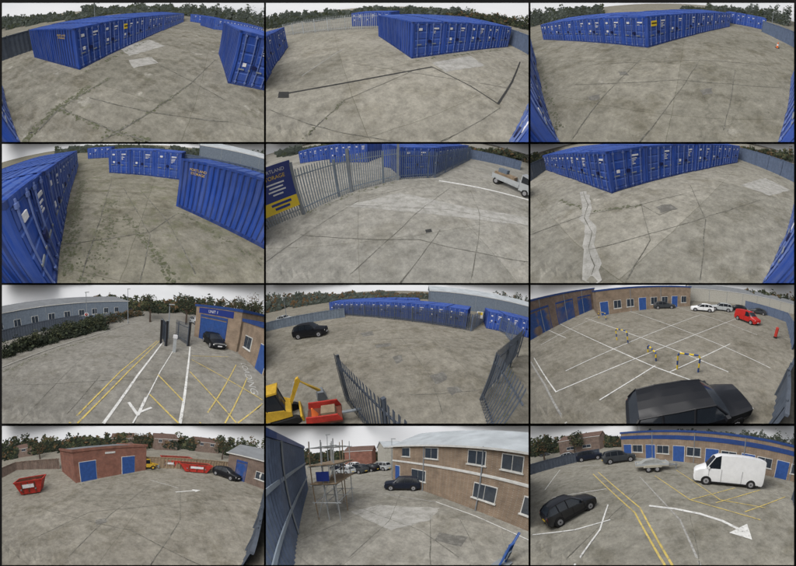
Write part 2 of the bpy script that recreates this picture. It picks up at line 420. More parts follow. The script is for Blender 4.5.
def treeline(t,x0,x1,d,ytop,mats=('leaf_hazed','leaf_haze','leaf_hazed','leaf_mid'),step=7,jit=3,leaf=None,zb=0):
    o=O(t,'tree_line'); rg=random.Random(int(x0+d+ytop)); x=x0
    while x<x1:
        P=t.W(x,d*rg.uniform(.9,1.15)); H=max(2.,t.hat(P,ytop+rg.uniform(-jit,jit)))
        w=d*.055*rg.uniform(.7,1.3)
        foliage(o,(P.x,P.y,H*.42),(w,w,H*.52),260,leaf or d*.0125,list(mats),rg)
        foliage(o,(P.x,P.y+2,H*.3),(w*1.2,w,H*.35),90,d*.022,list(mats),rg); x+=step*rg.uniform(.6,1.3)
    return o
def car(t,P,ang,col='paint_black',kind='hatch',sc=1.,name='parked_car'):
    o=O(t,name,smooth=True); o.M=frame(P,hd(ang))@Matrix.Scale(sc,4)
    if kind=='hatch':
        S=[(2.12,.36,.5,.6,.64,.55,.66),(2.0,.22,.5,.72,.76,.82,.7),(1.2,.2,.55,.86,.93,.89,.7),(.9,.2,.55,.91,1.0,.89,.68),(.15,.2,.55,.93,1.41,.89,.60),(-.4,.2,.55,.94,1.47,.89,.60),(-1.1,.2,.55,.96,1.43,.89,.58),(-1.6,.22,.55,.97,1.33,.88,.56),(-1.98,.25,.55,.96,1.02,.84,.6),(-2.12,.4,.55,.80,.84,.72,.6)]
        gl=(3,8); ws=(3,4); rs=(7,8); wb=(1.3,-1.3); wr=.33
    elif kind=='suv':
        S=[(2.2,.4,.6,.74,.78,.6,.66),(2.08,.28,.6,.9,.96,.86,.7),(1.25,.26,.62,1.02,1.08,.93,.72),(.95,.26,.62,1.06,1.14,.93,.7),(.35,.26,.62,1.08,1.62,.93,.66),(-.3,.26,.62,1.09,1.69,.93,.66),(-1.2,.26,.62,1.1,1.67,.93,.65),(-1.8,.28,.62,1.1,1.58,.92,.63),(-2.1,.3,.62,1.08,1.16,.88,.66),(-2.22,.45,.62,.95,1.0,.8,.66)]
        gl=(3,8); ws=(3,4); rs=(7,8); wb=(1.35,-1.35); wr=.37
    elif kind=='van':
        S=[(2.95,.4,.7,.95,1.0,.75,.7),(2.8,.3,.7,1.15,1.2,.95,.7),(2.3,.28,.7,1.32,1.42,1.0,.75),(2.0,.28,.7,1.38,1.55,1.0,.8),(1.35,.28,.7,1.42,2.3,1.0,.84),(.9,.28,.7,1.42,2.5,1.0,.86),(-.8,.28,.7,1.42,2.56,1.0,.88),(-2.0,.28,.7,1.42,2.56,1.0,.88),(-2.85,.28,.7,1.42,2.5,1.0,.87),(-2.95,.4,.7,1.42,2.4,.98,.85)]
        gl=(3,5); ws=(3,4); rs=(99,99); wb=(1.95,-1.8); wr=.36
    elif kind=='smallvan':
        S=[(2.15,.36,.55,.72,.78,.6,.66),(2.0,.25,.55,.9,.95,.85,.7),(1.4,.24,.58,1.02,1.1,.9,.72),(1.15,.24,.58,1.06,1.18,.9,.72),(.6,.24,.58,1.08,1.72,.9,.7),(.0,.24,.58,1.08,1.82,.9,.72),(-1.0,.24,.58,1.08,1.83,.9,.72),(-1.6,.24,.58,1.08,1.82,.9,.72),(-2.1,.26,.58,1.08,1.75,.9,.7),(-2.2,.4,.58,1.0,1.6,.86,.68)]
        gl=(3,5); ws=(3,4); rs=(99,99); wb=(1.35,-1.35); wr=.33
    R=[]
    for x,zs,zm,zb,zr,hw,rw in S:
        hwr=rw; R.append([(x,hw*.93,zs),(x,hw,zm),(x,hw*.96,zb),(x,hwr,zr),(x,hwr*.5,zr+.035),(x,0,zr+.045)])
    for i in range(len(R)-1):
        for sg in (1,-1):
            for j in range(5):
                q=[R[i][j],R[i+1][j],R[i+1][j+1],R[i][j+1]]; q=[(a,b*sg,c) for a,b,c in q]
                m=col
                if j==2 and gl[0]<=i<gl[1]: m='glass'
                if j>=3 and i==ws[0]: m='glass'
                if j>=3 and i==rs[0]: m='glass'
                o.add(q,m)
    for e in (0,-1):
        q=[(a,b,c) for a,b,c in R[e]]+[(a,-b,c) for a,b,c in R[e][::-1]]
        o.add(q,col)
    for sg in (1,-1):
        def rod(i,j,r=.035):
            a=V(R[i][2]); b=V(R[j][3]); a.y*=sg; b.y*=sg; o.cyl(a,b,r,col,5)
        rod(gl[0],gl[0]+1); 
        if kind in('hatch','suv'): rod(5,5,.04); rod(gl[1],gl[1]-1,.045); rod(6,6,.04)
        for i in range(gl[0]+1,gl[1]-1):
            a=V(R[i][3]);b=V(R[i+1][3]);a.y*=sg;b.y*=sg; o.cyl(a,b,.03,col,5)
        hw=S[4][5]
        for x in wb:
            o.cyl((x,sg*(hw-.22),wr),(x,sg*(hw+.005),wr),wr+.055,'dark_void',16)
            o.cyl((x,sg*(hw-.2),wr),(x,sg*(hw+.02),wr),wr,'rubber',16)
            o.cyl((x,sg*(hw-.2),wr),(x,sg*(hw+.035),wr),wr*.62,'rim',10)
            o.cyl((x,sg*(hw-.2),wr),(x,sg*(hw+.05),wr),wr*.18,'rubber',8)
        xm=S[gl[0]][0]-.15; zm=S[gl[0]][3]
        o.box((xm-.1,sg*(hw+.02)-.08,zm),(xm+.04,sg*(hw+.02)+.08,zm+.15),col)
        o.box((S[1][0]-.12,sg*.62-.16,S[1][3]-.16),(S[1][0]+.07,sg*.62+.16,S[1][3]-.03),'lamp_clear')
        o.box((S[-2][0]-.08,sg*.66-.1,S[-2][3]-.3),(S[-2][0]+.12,sg*.66+.1,S[-2][3]-.05),'lamp_red')
        for x in (.85,-.1,-1.0) if kind!='van' else (1.8,.8,-.9):
            o.box((x-.008,sg*(hw+.004)-.004,.35),(x+.008,sg*(hw+.004)+.004,S[4][3]-.02),'dark_void')
        o.box((-1.7 if kind!='van' else -2.5,sg*(hw-.01)-.02,.22),(1.7 if kind!='van' else 2.3,sg*(hw-.01)+.02,.34),'rubber')
    o.box((S[0][0]-.05,-.26,.42),(S[0][0]+.025,.26,.53),'label_white'); o.box((S[-1][0]-.025,-.26,.5),(S[-1][0]+.05,.26,.61),'label_yellow')
    o.box((S[0][0]-.1,-.5,.28),(S[0][0]+.015,.5,.4),'dark_void')
def building(t,name,A,B,depth,h,wall,win=(),roof='flat',roofmat='roof_grey',fascia=None,rise=1.5,sidewin=()):
    if isinstance(A,tuple): A=t.G(*A)
    if isinstance(B,tuple): B=t.G(*B)
    o=O(t,name); L=(B-A).length; o.M=frame(A,B-A)
    o.box((0,0,0),(L,depth,h),wall,roofmat)
    if roof=='flat':
        o.box((-.12,-.12,h-.02),(L+.12,-.0,h+.28),fascia or 'white_trim'); o.box((-.12,0,h-.02),(0,depth,h+.28),fascia or 'white_trim'); o.box((L,0,h-.02),(L+.12,depth,h+.28),fascia or 'white_trim')
        o.add([(0,0,h+.1),(L,0,h+.1),(L,depth,h+.1),(0,depth,h+.1)],roofmat)
    elif roof=='gable':
        e=.3
        o.add([(-e,-e,h-.1),(L+e,-e,h-.1),(L+e,depth/2,h+rise),(-e,depth/2,h+rise)],roofmat)
        o.add([(-e,depth+e,h-.1),(L+e,depth+e,h-.1),(L+e,depth/2,h+rise),(-e,depth/2,h+rise)],roofmat)
        for x in (0,L): o.add([(x,0,h),(x,depth,h),(x,depth/2,h+rise-.1)],wall)
        o.box((-e,-e-.1,h-.2),(L+e,-e,h-.05),'white_trim')
    for (x0,x1,z0,z1,k) in win:
        x0*=L;x1*=L
        if k=='win':
            o.box((x0,-.05,z0),(x1,.02,z1),'white_trim'); mx=(x0+x1)/2
            for a,b in ((x0+.07,mx-.03),(mx+.03,x1-.07)):
                if b>a: o.box((a,-.09,z0+.07),(b,-.03,z1-.07),'window_glass')
            o.box((x0-.08,-.14,z0-.08),(x1+.08,-.0,z0-.003),'white_trim')
        elif k=='roller':
            o.box((x0-.1,-.08,z0),(x0,.02,z1+.1),'cladding_blue');o.box((x1,-.08,z0),(x1+.1,.02,z1+.1),'cladding_blue');o.box((x0-.1,-.1,z1+.1),(x1+.1,.02,z1+.4),'cladding_blue')
            n=int((z1-z0)/.15)
            for i in range(n):
                z=z0+i*.15; o.add([(x0,-.01,z),(x1,-.01,z),(x1,-.05,z+.15),(x0,-.05,z+.15)],'door_blue')
        else:
            o.box((x0-.06,-.04,z0),(x1+.06,.02,z1+.06),'white_trim' if k!='band' and k!='sign_blue' else k if k!='band' else 'cladding_blue')
            o.box((x0,-.09,z0),(x1,.02,z1),'cladding_blue' if k=='band' else k)
    if L>8:
        for k in range(1,int(L/6)): o.cyl((k*6.,-.1,0),(k*6.,-.1,h),.05,'steel',6)
    o.M=Matrix.Identity(4); return o,frame(A,B-A),L
def text_tris(s,size,align='CENTER'):
    cu=bpy.data.curves.new('tmp','FONT'); cu.body=s; cu.size=size; cu.align_x=align; cu.align_y='CENTER'
    ob=bpy.data.objects.new('tmp',cu); scene.collection.objects.link(ob); bpy.context.view_layer.update()
    dg=bpy.context.evaluated_depsgraph_get(); me=ob.evaluated_get(dg).to_mesh(); me.calc_loop_triangles()
    T=[[me.vertices[i].co.copy() for i in tr.vertices] for tr in me.loop_triangles]
    ob.evaluated_get(dg).to_mesh_clear(); bpy.data.objects.remove(ob); bpy.data.curves.remove(cu); return T
def upright_text(o,s,size,x,y,z,mat):
    for tr in text_tris(s,size): o.add([(x+p.x,y,z+p.y) for p in tr],mat)
def arrow(t,P,ang,sc,mat='white_marking'):
    o=O(t,'arrow_marking'); o.M=frame(P,hd(ang))@Matrix.Scale(sc,4); z=.02
    o.add([(-1.8,-.1,z),(.5,-.1,z),(.5,.1,z),(-1.8,.1,z)],mat); o.add([(.5,-.42,z),(1.5,0,z),(.5,.42,z)],mat)
def pole(t,P,h,r=.06,mat='steel',arm=0):
    o=O(t,'street_lamp'); o.cyl(P,P+V((0,0,h)),r*1.2,mat,8,r*.7)
    o.cyl(P+V((0,0,h)),P+V((arm,-.2,h+.25)),r*.6,mat,6)
    o.M=frame(P+V((arm,-.2,h+.2)),V((1,0,0))); o.box((-.1,-.12,0),(.5,.12,.12),'steel_light'); o.M=Matrix.Identity(4)
def skip(t,P,ang,L=3.4,W=1.7,H=1.2,name='skip'):
    o=O(t,name); o.M=frame(P,hd(ang)); m='skip_red'
    a=.55*L/3.4
    bot=[(a,.12,.12),(L-a,.12,.12),(L-a,W-.12,.12),(a,W-.12,.12)]; top=[(0,0,H),(L,0,H),(L,W,H),(0,W,H)]
    for k in range(4): o.add([bot[k],bot[(k+1)%4],top[(k+1)%4],top[k]],m)
    ti=[(.08,.08,H-.02),(L-.08,.08,H-.02),(L-.08,W-.08,H-.02),(.08,W-.08,H-.02)]; bi=[(a,.2,.4),(L-a,.2,.4),(L-a,W-.2,.4),(a,W-.2,.4)]
    for k in range(4): o.add([bi[k],bi[(k+1)%4],ti[(k+1)%4],ti[k]],'skip_rust'); 
    o.add(bi,'timber')
    for y0 in (-.04,W-.04): o.box((-.04,y0,H-.06),(L+.04,y0+.1,H+.05),m)
    for x0 in (-.04,L-.04): o.box((x0,.0,H-.06),(x0+.1,W,H+.05),m)
    for f in (.27,.5,.73): x=L*f; o.box((x-.05,-.07,.3),(x+.05,.04,H-.06),'skip_rust'); 
    for x in (a+.2,L-a-.3): o.cyl((x,-.12,.62),(x,.05,.62),.07,'steel',8)
    o.box((L*.3,-.085,H*.55),(L*.7,-.06,H*.8),'label_white')
    rg=random.Random(3)
    for k in range(8):
        x=rg.uniform(.3*L,.65*L); y=rg.uniform(.3,W-.5); o.box((x,y,.41),(x+rg.uniform(.2,.5),y+.2,.6+rg.random()*.75),rg.choice(['timber','white_trim','steel','skip_rust']))
    o.M=Matrix.Identity(4)
def excavator(t,P,ang,sc=1.):
    o=O(t,'mini_excavator'); o.M=frame(P,hd(ang))@Matrix.Scale(sc,4); y='plant_yellow'
    for s in (-.62,.42):
        o.prism([(-.85,.12),(-.7,0),(.7,0),(.85,.12),(.85,.3),(.7,.42),(-.7,.42),(-.85,.3)],s,s+.22,'rubber')
    o.box((-.4,-.4,.25),(.4,.4,.5),'steel')
    o.prism([(-.95,.5),(.55,.5),(.6,.75),(.3,.95),(-.8,1.15),(-.98,.9)],-.55,.55,y)
    o.prism([(-.55,1.0),(.35,.9),(.3,1.9),(-.45,1.95)],-.5,.2,'glass')
    for x,z in ((-.55,1.0),(.35,.9)):
        for yy in (-.51,.21): o.cyl((x,yy,z),(.3 if x>0 else -.45,yy,1.93),.035,'rubber',5)
    o.box((-.55,-.56,1.93),(.4,.26,2.02),y)
    o.prism([(.5,.7),(.62,.6),(1.5,1.75),(1.45,1.95),(1.3,1.9)],.25,.42,y); o.prism([(1.3,1.9),(1.48,1.72),(2.3,.9),(2.2,.8)][::-1],.27,.40,y)
    o.cyl((.7,.33,.9),(1.2,.33,1.75),.05,'steel_light',6)
    o.prism([(2.1,.9),(2.4,.85),(2.5,.4),(2.15,.2),(1.95,.45)],.1,.58,'steel')
    o.box((.9,-.6,.05),(1.0,.6,.38),y)
    o.M=Matrix.Identity(4)
def hoop(t,A,B,h=1.1,name='hoop_barrier'):
    o=O(t,name); r=.05
    up=V((0,0,h))
    seg=[(A,A+up*.85),(A+up*.85,A+up+(B-A)*.08),(A+up+(B-A)*.08,A+up+(B-A)*.92),(A+up+(B-A)*.92,B+up*.85),(B+up*.85,B)]
    k=0
    for a,b in seg:
        m=max(1,round((b-a).length/.28))
        for i in range(m):
            o.cyl(a.lerp(b,i/m),a.lerp(b,(i+1)/m),r,['sign_yellow','cladding_blue'][k%2],7); k+=1
def lines(t,L,w=.1,mat='white_marking',name='parking_bay_marking'):
    o=O(t,name)
    for i,p in enumerate(L): strip(t,name,p,w,mat,.02+.0005*(i%5),o)
def joints(t,L,w=.05,mat='joint'):
    o=O(t,'concrete_joint')
    for i,p in enumerate(L): 
        rg=random.Random(i)
        P=[t.G(*a) for a in p]; q=[]
        for a,b in zip(P,P[1:]):
            n=max(2,int((b-a).length/.6))
            for k in range(n): q.append(a.lerp(b,k/n)+V((rg.uniform(-.025,.025),rg.uniform(-.025,.025),0)))
        q.append(P[-1])
        for a,b in zip(q,q[1:]): strip(t,'',[a,b],w*.55*rg.uniform(.4,1.3),mat,.012+.0004*(i%6),o,world=True)

# ============================================================ tile 1
xs=[(2,264),(266,528.5),(530.5,794)]; ys=[(3,142),(144,283),(285,423.5),(426,565)]
def T(i,h,hy,F=150.): return Tile(i,*xs[i%3],*ys[i//3],h,hy,F)
t=T(0,3.6,5)
concrete('yard1',(.19,.186,.16),(.27,.262,.235),(.35,.345,.32),rot=math.radians(30),lightth=.60,moss=.59,stain=.85); ground(t,'yard1')
row(t,(80,70),(184,22),yellow=2,sideface=True)
A=t.G(228,84); B=t.G(216,47); d=(B-A).normalized(); row(t,A,A+V((d.y,-d.x,0))*5,n=2,h=3.02)
row(t,(24,150),(4,88),n=2)
row(t,t.W(190,46),t.W(214,40),n=3); row(t,t.W(214,30),t.W(262,32),n=8)
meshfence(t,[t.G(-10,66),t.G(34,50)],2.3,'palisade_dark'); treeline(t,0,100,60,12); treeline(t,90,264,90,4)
pole(t,t.W(95,40),5,arm=1)
joints(t,[[(28,142),(60,108),(110,78)],[(60,108),(150,142)],[(100,142),(190,84),(215,60)],[(90,98),(150,112),(228,122)],[(225,100),(150,60)]],.08)
moss(t,[(24,142),(52,112),(90,86)],.25,40,rmax=.1); moss(t,[(60,108),(110,78)],.12,18,rmax=.1); moss(t,[(84,72),(150,40)],.25,8); moss(t,[(100,142),(190,84)],.1,12,rmax=.08); moss(t,[(60,110),(150,142)],.2,16,rmax=.09)
for q in ([(118,47),(150,40),(165,46),(130,56)],[(128,60),(152,57),(158,63),(133,68)]): patch(t,'repair_patch',q,'light_patch')
# ============================================================ tile 2
t=T(1,3.65,3)
concrete('yard2',(.235,.228,.20),(.30,.292,.262),(.36,.355,.33),rot=math.radians(-25),lightth=.66,stain=.55); ground(t,'yard2')
row(t,(412,59),(508,47),l=8.2); A=t.G(262,90); row(t,A,t.G(289,47))
palisade(t,[t.W(284,24),t.W(330,23),t.W(380,23)],2.6,'steel_light',.3); treeline(t,266,372,55,9,jit=2); treeline(t,360,470,60,6,jit=1.5); treeline(t,455,528,50,10,LM,jit=4)
meshfence(t,[t.W(505,17),t.W(545,9)],2.2,'palisade_blue'); row(t,t.W(352,27),t.W(371,26),n=3)
row(t,(527,106),(508,142),n=2)
strip(t,'drain_channel',[(284,94),(340,84),(432,67)],.12,'drain',.013); strip(t,'drain_channel',[(432,67),(470,86),(498,104)],.06,'drain',.014); strip(t,'drain_channel',[(498,104),(512,82),(520,62)],.12,'drain',.015)
patch(t,'drain_cover',[(279,92),(289,92),(289,98),(278,98)],'drain',.018,rough=0)
joints(t,[[(300,142),(345,100),(420,68)],[(270,110),(400,142)],[(440,142),(500,108)],[(330,60),(520,90)],[(345,45),(280,60)]],.05)
strip(t,'pale_marking',[(302,76),(345,48)],.08,'pale_line',.01); patch(t,'repair_patch',[(432,63),(470,56),(485,66),(445,72)],'light_patch')
moss(t,[(412,61),(500,50)],.2,8); moss(t,[(300,142),(345,100)],.1,10,rmax=.08)
# ============================================================ tile 3
t=T(2,3.7,0)
concrete('yard3',(.205,.20,.172),(.265,.258,.228),(.33,.325,.30),rot=math.radians(10),lightth=.67,crack=.5,stain=.75); ground(t,'yard3')
A=t.G(648,48); row(t,t.G(543,40),A); row(t,A+V((.02,.0,0)),t.G(730,27),zs=.03,yellow=0)
row(t,(566,150),(536,58)); row(t,(790,78),(774,150),n=3)
row(t,t.W(725,32),t.W(765,27)); meshfence(t,[t.W(762,24),t.W(800,13)],2.2,'palisade_blue'); treeline(t,530,600,60,6); treeline(t,690,794,60,4)
o=O(t,'traffic_cone'); P=t.G(777,48); o.cyl(P+V((0,0,.03)),P+V((0,0,.75)),.16,'cone_orange',10,.04); o.cyl(P+V((0,0,.32)),P+V((0,0,.48)),.125,'label_white',10,.1); o.M=frame(P,V((1,0,0))); o.box((-.22,-.22,0),(.22,.22,.04),'rubber')
pole(t,t.W(770,22),4.2)
joints(t,[[(570,142),(600,100),(640,60)],[(640,142),(680,90),(700,60)],[(575,85),(680,80),(780,88)],[(590,65),(700,60),(770,66)],[(720,142),(735,70)]],.06)
for q in ([(700,90),(712,88),(714,93),(702,95)],[(618,72),(627,71),(628,75),(619,76)],[(590,96),(600,94),(600,99),(591,101)]): patch(t,'stain_patch',q,'asphalt_patch')
moss(t,[(560,130),(545,80),(540,60)],.3,10,rmax=.09)
# ============================================================ tile 5
t=T(3,3.2,0)
concrete('yard5',(.185,.18,.145),(.25,.243,.21),(.31,.305,.28),rot=math.radians(12),lightth=.68,moss=.52,stain=.85); ground(t,'yard5')
row(t,(58,300),(79,166)); A=t.G(176,206); E=t.G(264,249)
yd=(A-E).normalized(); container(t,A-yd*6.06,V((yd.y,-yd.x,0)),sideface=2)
row(t,t.G(109,173),t.G(180,180)); row(t,t.W(88,34),t.W(112,34)); meshfence(t,[t.W(178,17),t.W(225,13),t.W(290,9)],2.3,'palisade_blue')
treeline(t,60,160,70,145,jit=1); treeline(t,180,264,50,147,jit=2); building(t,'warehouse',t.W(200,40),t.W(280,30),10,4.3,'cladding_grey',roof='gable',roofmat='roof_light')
joints(t,[[(80,283),(100,220),(112,180)],[(140,283),(150,235),(120,182)],[(60,245),(150,232),(175,215)],[(200,283),(170,225),(140,190)]],.07)
moss(t,[(66,275),(74,220),(83,180)],.5,50,rmax=.1); moss(t,[(90,283),(105,240),(112,200)],.6,34,rmax=.07); moss(t,[(125,215),(160,260),(175,283)],.3,34,rmax=.07); moss(t,[(180,212),(225,240),(262,262)],.3,14,rmax=.08)
# ============================================================ tile 6
t=T(4,4.0,-10)
concrete('yard6',(.25,.248,.232),(.31,.308,.292),(.36,.36,.345),rot=math.radians(-12),slab=(5,6),lightth=.7,stain=.45); ground(t,'yard6')
A=t.G(262,232); B=t.G(304,214); C=t.G(352,192); Dd=t.G(398,180)
o=O(t,'storage_sign'); o.M=frame(A,B-A); L=(B-A).length
o.box((-1,-.08,.7),(L,-.02,1.4),'sign_yellow'); o.box((-1,-.08,1.403),(L,-.02,3.35),'sign_blue')
cx_=L*.64
upright_text(o,'PORTLAND',.26,cx_,-.11,3.02,'label_white'); upright_text(o,'STORAGE',.29,cx_,-.11,2.68,'label_yellow')
for z,wd in ((2.35,.5),(2.15,.4),(1.95,.5),(1.75,.3)): o.box((cx_-wd,-.10,z-.04),(cx_+wd,-.079,z+.04),'label_white')
for z,wd in ((1.2,.6),(.95,.45)): o.box((cx_-wd,-.10,z-.07),(cx_+wd,-.079,z+.07),'sign_blue')
for x in (0,L-.1): o.box((x,0,0),(x+.1,.1,3.3),'steel')
palisade(t,[A,B],2.9,'steel',.16); palisade(t,[B,C],2.8,'gate_grey',.17,'palisade_gate'); palisade(t,[C,Dd],2.8,'gate_grey',.17,'palisade_gate')
o=O(t,'gate_post')
for P in (B,C,Dd): o.M=frame(P,V((1,0,0))); o.box((-.09,-.09,0),(.09,.09,3.2),'steel')
E=t.G(436,178); Fp=t.G(470,160)
palisade(t,[Dd,E,Fp],2.6,'palisade_blue',.17)
row(t,Dd+V((.3,.6,0)),E+V((-.3,.6,0)),h=2.8); row(t,E+V((-.2,.6,0)),Fp+V((-.2,.9,0)),h=2.8); row(t,t.W(330,22),t.W(368,20),h=2.9)
row(t,t.W(300,26),t.W(330,26)); treeline(t,440,528,45,149,LM,jit=3); treeline(t,280,400,60,147)
meshfence(t,[t.W(468,28),t.W(520,24)],2,'palisade_blue')
o=O(t,'flatbed_truck'); P=t.G(500,186); o.M=frame(P,hd(-62)); 
o.box((-1.2,0,.55),(1.9,1.8,.7),'steel_light')
for y in (0,1.75): o.box((-1.2,y,.703),(1.9,y+.05,1.1),'paint_silver')
o.prism([(1.95,.4),(3.3,.4),(3.4,1.0),(3.0,1.25),(2.7,1.9),(1.95,1.95)],.02,1.78,'paint_silver'); o.prism([(2.05,1.2),(2.9,1.25),(2.62,1.8),(2.05,1.85)],-.02,1.82,'glass'); o.prism([(3.03,1.27),(3.08,1.3),(2.78,1.86),(2.72,1.84)],.12,1.68,'glass')
for x in (-.6,2.7):
    for y in (-.02,1.6): o.cyl((x,y,.36),(x,y+.22,.36),.36,'rubber',14); o.cyl((x,y-.03,.36),(x,y+.25,.36),.2,'rim',10)
o.box((-1.1,.3,.705),(1.2,1.4,1.3),'timber'); o.box((-.8,.5,1.303),(.2,1.3,1.7),'cladding_grey')
strip(t,'pale_marking',[(440,181),(480,188),(528,200)],.3,'white_marking',.02)
joints(t,[[(266,262),(360,200),(420,185)],[(340,283),(420,210),(450,188)],[(300,235),(420,240),(528,262)],[(345,205),(450,210),(528,226)],[(470,283),(480,215),(470,190)],[(400,283),(440,230)]],.05)
patch(t,'drain_cover',[(425,230),(431,229),(432,232),(426,233)],'drain',.018,rough=0); patch(t,'repair_patch',[(345,206),(400,193),(460,206),(528,218),(528,226),(440,215)],'light_patch')
moss(t,[(300,217),(352,194),(395,182)],.3,8)
# ============================================================ tile 7
t=T(5,3.45,-10)
concrete('yard7',(.235,.23,.205),(.30,.295,.27),(.40,.395,.375),rot=math.radians(35),slab=(5,5),lightth=.64,crack=.7,stain=.65); ground(t,'yard7')
A=t.G(612,194); row(t,t.G(545,170),A); row(t,A+V((.02,0,0)),t.G(738,163),zs=.03); row(t,(792,205),(756,292),n=3)
treeline(t,690,794,38,149,LM,jit=4); meshfence(t,[t.W(735,25),t.W(800,12)],2.2,'palisade_blue'); meshfence(t,[t.G(520,190),t.G(548,169)],2.2,'palisade_dark'); treeline(t,530,560,30,150,LM)
treeline(t,625,700,60,145)
patch(t,'repair_patch',[(580,192),(586,192),(592,206),(589,218),(597,232),(594,248),(601,266),(600,283),(584,283),(590,266),(583,248),(586,232),(580,218),(584,205)],'light_patch',.010,rough=.12)
joints(t,[[(583,192),(588,205),(584,218),(592,232),(588,248),(594,266),(590,283)]],.06)
joints(t,[[(530,235),(585,215),(640,205),(700,190)],[(590,250),(680,225),(760,200)],[(625,283),(650,240),(640,200)],[(700,283),(705,220),(690,185)],[(640,204),(660,215),(672,210)]],.06)
patch(t,'repair_patch',[(740,185),(765,178),(790,190),(770,196)],'light_patch'); patch(t,'stain_patch',[(655,207),(672,204),(678,209),(662,213)],'asphalt_patch')
moss(t,[(560,200),(590,212),(640,206)],.2,10)
# ============================================================ tile 8 gate entry
t=T(6,4.3,18)
concrete('road8',(.205,.20,.185),(.255,.25,.235),(.31,.305,.29),rot=math.radians(15),slab=(30,14),slabs=.35,lightth=.72,crack=.3,stain=.5); ground(t,'road8')
building(t,'warehouse',t.W(-10,17),t.W(128,44),12,5.0,'cladding_grey',roof='gable',roofmat='roof_grey',rise=1.6,win=[(.05+.1*k,.09+.1*k,1.8,3.2,'win') for k in range(9)])
meshfence(t,[t.G(-6,345),t.G(88,322),t.G(132,313)],2.0,'palisade_dark')
o=O(t,'hedge'); rg=random.Random(4)
for k in range(15):
    P=t.G(-2,360).lerp(t.G(98,331),k/14.); s_=1+.045*k
    foliage(o,(P.x,P.y+.4,.75*s_),(1.15*s_,.8,1.0*s_),700,.085*s_,['leaf_shaded','leaf_shaded','leaf_mid','leaf_mid','leaf_lit'],rg); foliage(o,(P.x,P.y+.5,.5*s_),(1.2*s_,.7,.7*s_),180,.2*s_,['leaf_shaded','leaf_shaded','leaf_mid'],rg)
o=O(t,'autumn_shrub')
for k in range(9):
    P=t.G(88,331).lerp(t.G(138,316),k/8.); foliage(o,(P.x,P.y,1.2),(1.9,1.2,1.4),420,.17,['leaf_shaded','leaf_autumn','leaf_mid','leaf_autumn'],rg)
treeline(t,100,264,70,295,LM,jit=3,step=8); tree(t,t.W(150,32),6.3,2.6,900); tree(t,t.W(186,30),7,2.8,900); tree(t,t.W(252,34),10,4.2,1300); tree(t,t.W(234,38),9.5,3.6,1000)
for x,d,h in ((88,22,6),(128,30,7),(168,17,4)): pole(t,t.W(x,d),h,.07,'steel')
o=O(t,'traffic_sign'); P=t.G(88,330)+V((.2,-.8,0)); o.cyl(P,P+V((0,0,3)),.05,'steel',6); o.cyl(P+V((0,-.1,2.7)),P+V((0,-.05,2.7)),.35,'label_white',14); o.cyl(P+V((0,-.15,2.7)),P+V((0,-.11,2.7)),.24,'skip_red',14)
G1=t.G(166,346); G2=t.G(188,346)
o=O(t,'gate_post')
for P in (G1,G2,G1+V((-.35,1,0))): o.M=frame(P,V((1,0,0))); o.box((-.1,-.1,0),(.1,.1,2.6),'dark_void'); o.box((-.11,-.11,2.603),(.11,.11,2.66),'steel')
palisade(t,[G1,G1+V((.4,5,0))],2.4,'palisade_dark',.16,'palisade_gate'); palisade(t,[G2,G2+V((-.3,4,0))],2.4,'palisade_dark',.16,'palisade_gate')
o=O(t,'intercom_pillar'); P=t.G(174,352); o.M=frame(P,V((1,0,0))); o.box((-.12,-.1,0),(.12,.1,1.3),'steel_light'); o.box((-.16,-.14,1.303),(.16,.14,1.6),'label_white')
o,Mx,L=building(t,'brick_unit',t.G(194,336),t.G(236,352),9,4.3,'brick_buff',roof='flat',fascia='cladding_blue',win=[(.16,.74,0,2.9,'roller'),(.1,.85,3.45,4.1,'sign_blue')])
o.M=Mx; upright_text(o,'UNIT 1',.5,L*.45,-.13,3.78,'label_white'); o.M=Matrix.Identity(4)
building(t,'brick_unit',t.G(238,353),t.G(280,392),9,3.4,'brick_buff',roof='flat',fascia='cladding_blue',win=[(.12,.3,1,2.2,'win'),(.5,.66,0,2.1,'door_blue')])
car(t,t.G(213,345),-100,'paint_black','hatch',.95)
strip(t,'road_marking',[(104,423),(138,375),(163,342)],.13,'white_marking',.02); strip(t,'road_marking',[(180,423),(187,375),(190,347)],.13,'white_marking',.02); strip(t,'road_marking',[(133,423),(160,372),(176,346)],.06,'white_marking',.02)
for dx in (0,8): strip(t,'yellow_line',[(70+dx,423),(120+dx,372),(157+dx*.3,341)],.08,'yellow_marking',.02)
o=O(t,'hatched_marking')
for a,b in (((150,395),(178,423)),((158,375),(184,402)),((190,372),(236,423)),((192,360),(262,400)),((200,423),(236,365)),((225,423),(247,378)),((192,356),(228,357)),((238,423),(262,404))): strip(t,'',[a,b],.07,'yellow_marking',.02+random.random()*.003,o)
o=O(t,'arrow_marking')
for a,b,w_ in (((146,398),(138,415),.13),((129,403),(137,414),.13),((151,408),(138,413),.11)): strip(t,'',[a,b],w_,'white_marking',.02+w_*.02,o)
o=O(t,'loading_marking'); P=t.G(248,376); o.M=frame(P,t.G(262,410)-t.G(243,360))
for tr in text_tris('LOADING',.75): o.add([(p.x*1.5,p.y,.022) for p in tr],'faint_marking')
joints(t,[[(20,423),(80,360),(110,332)],[(3,385),(110,380),(175,378)],[(60,423),(100,376)]],.05)
strip(t,'kerb',[(2,368),(60,346),(100,334),(140,320)],.14,'light_patch',.1); moss(t,[(2,372),(60,349),(100,337)],.5,14)
car(t,t.W(196,32),-90,'paint_silver','suv')
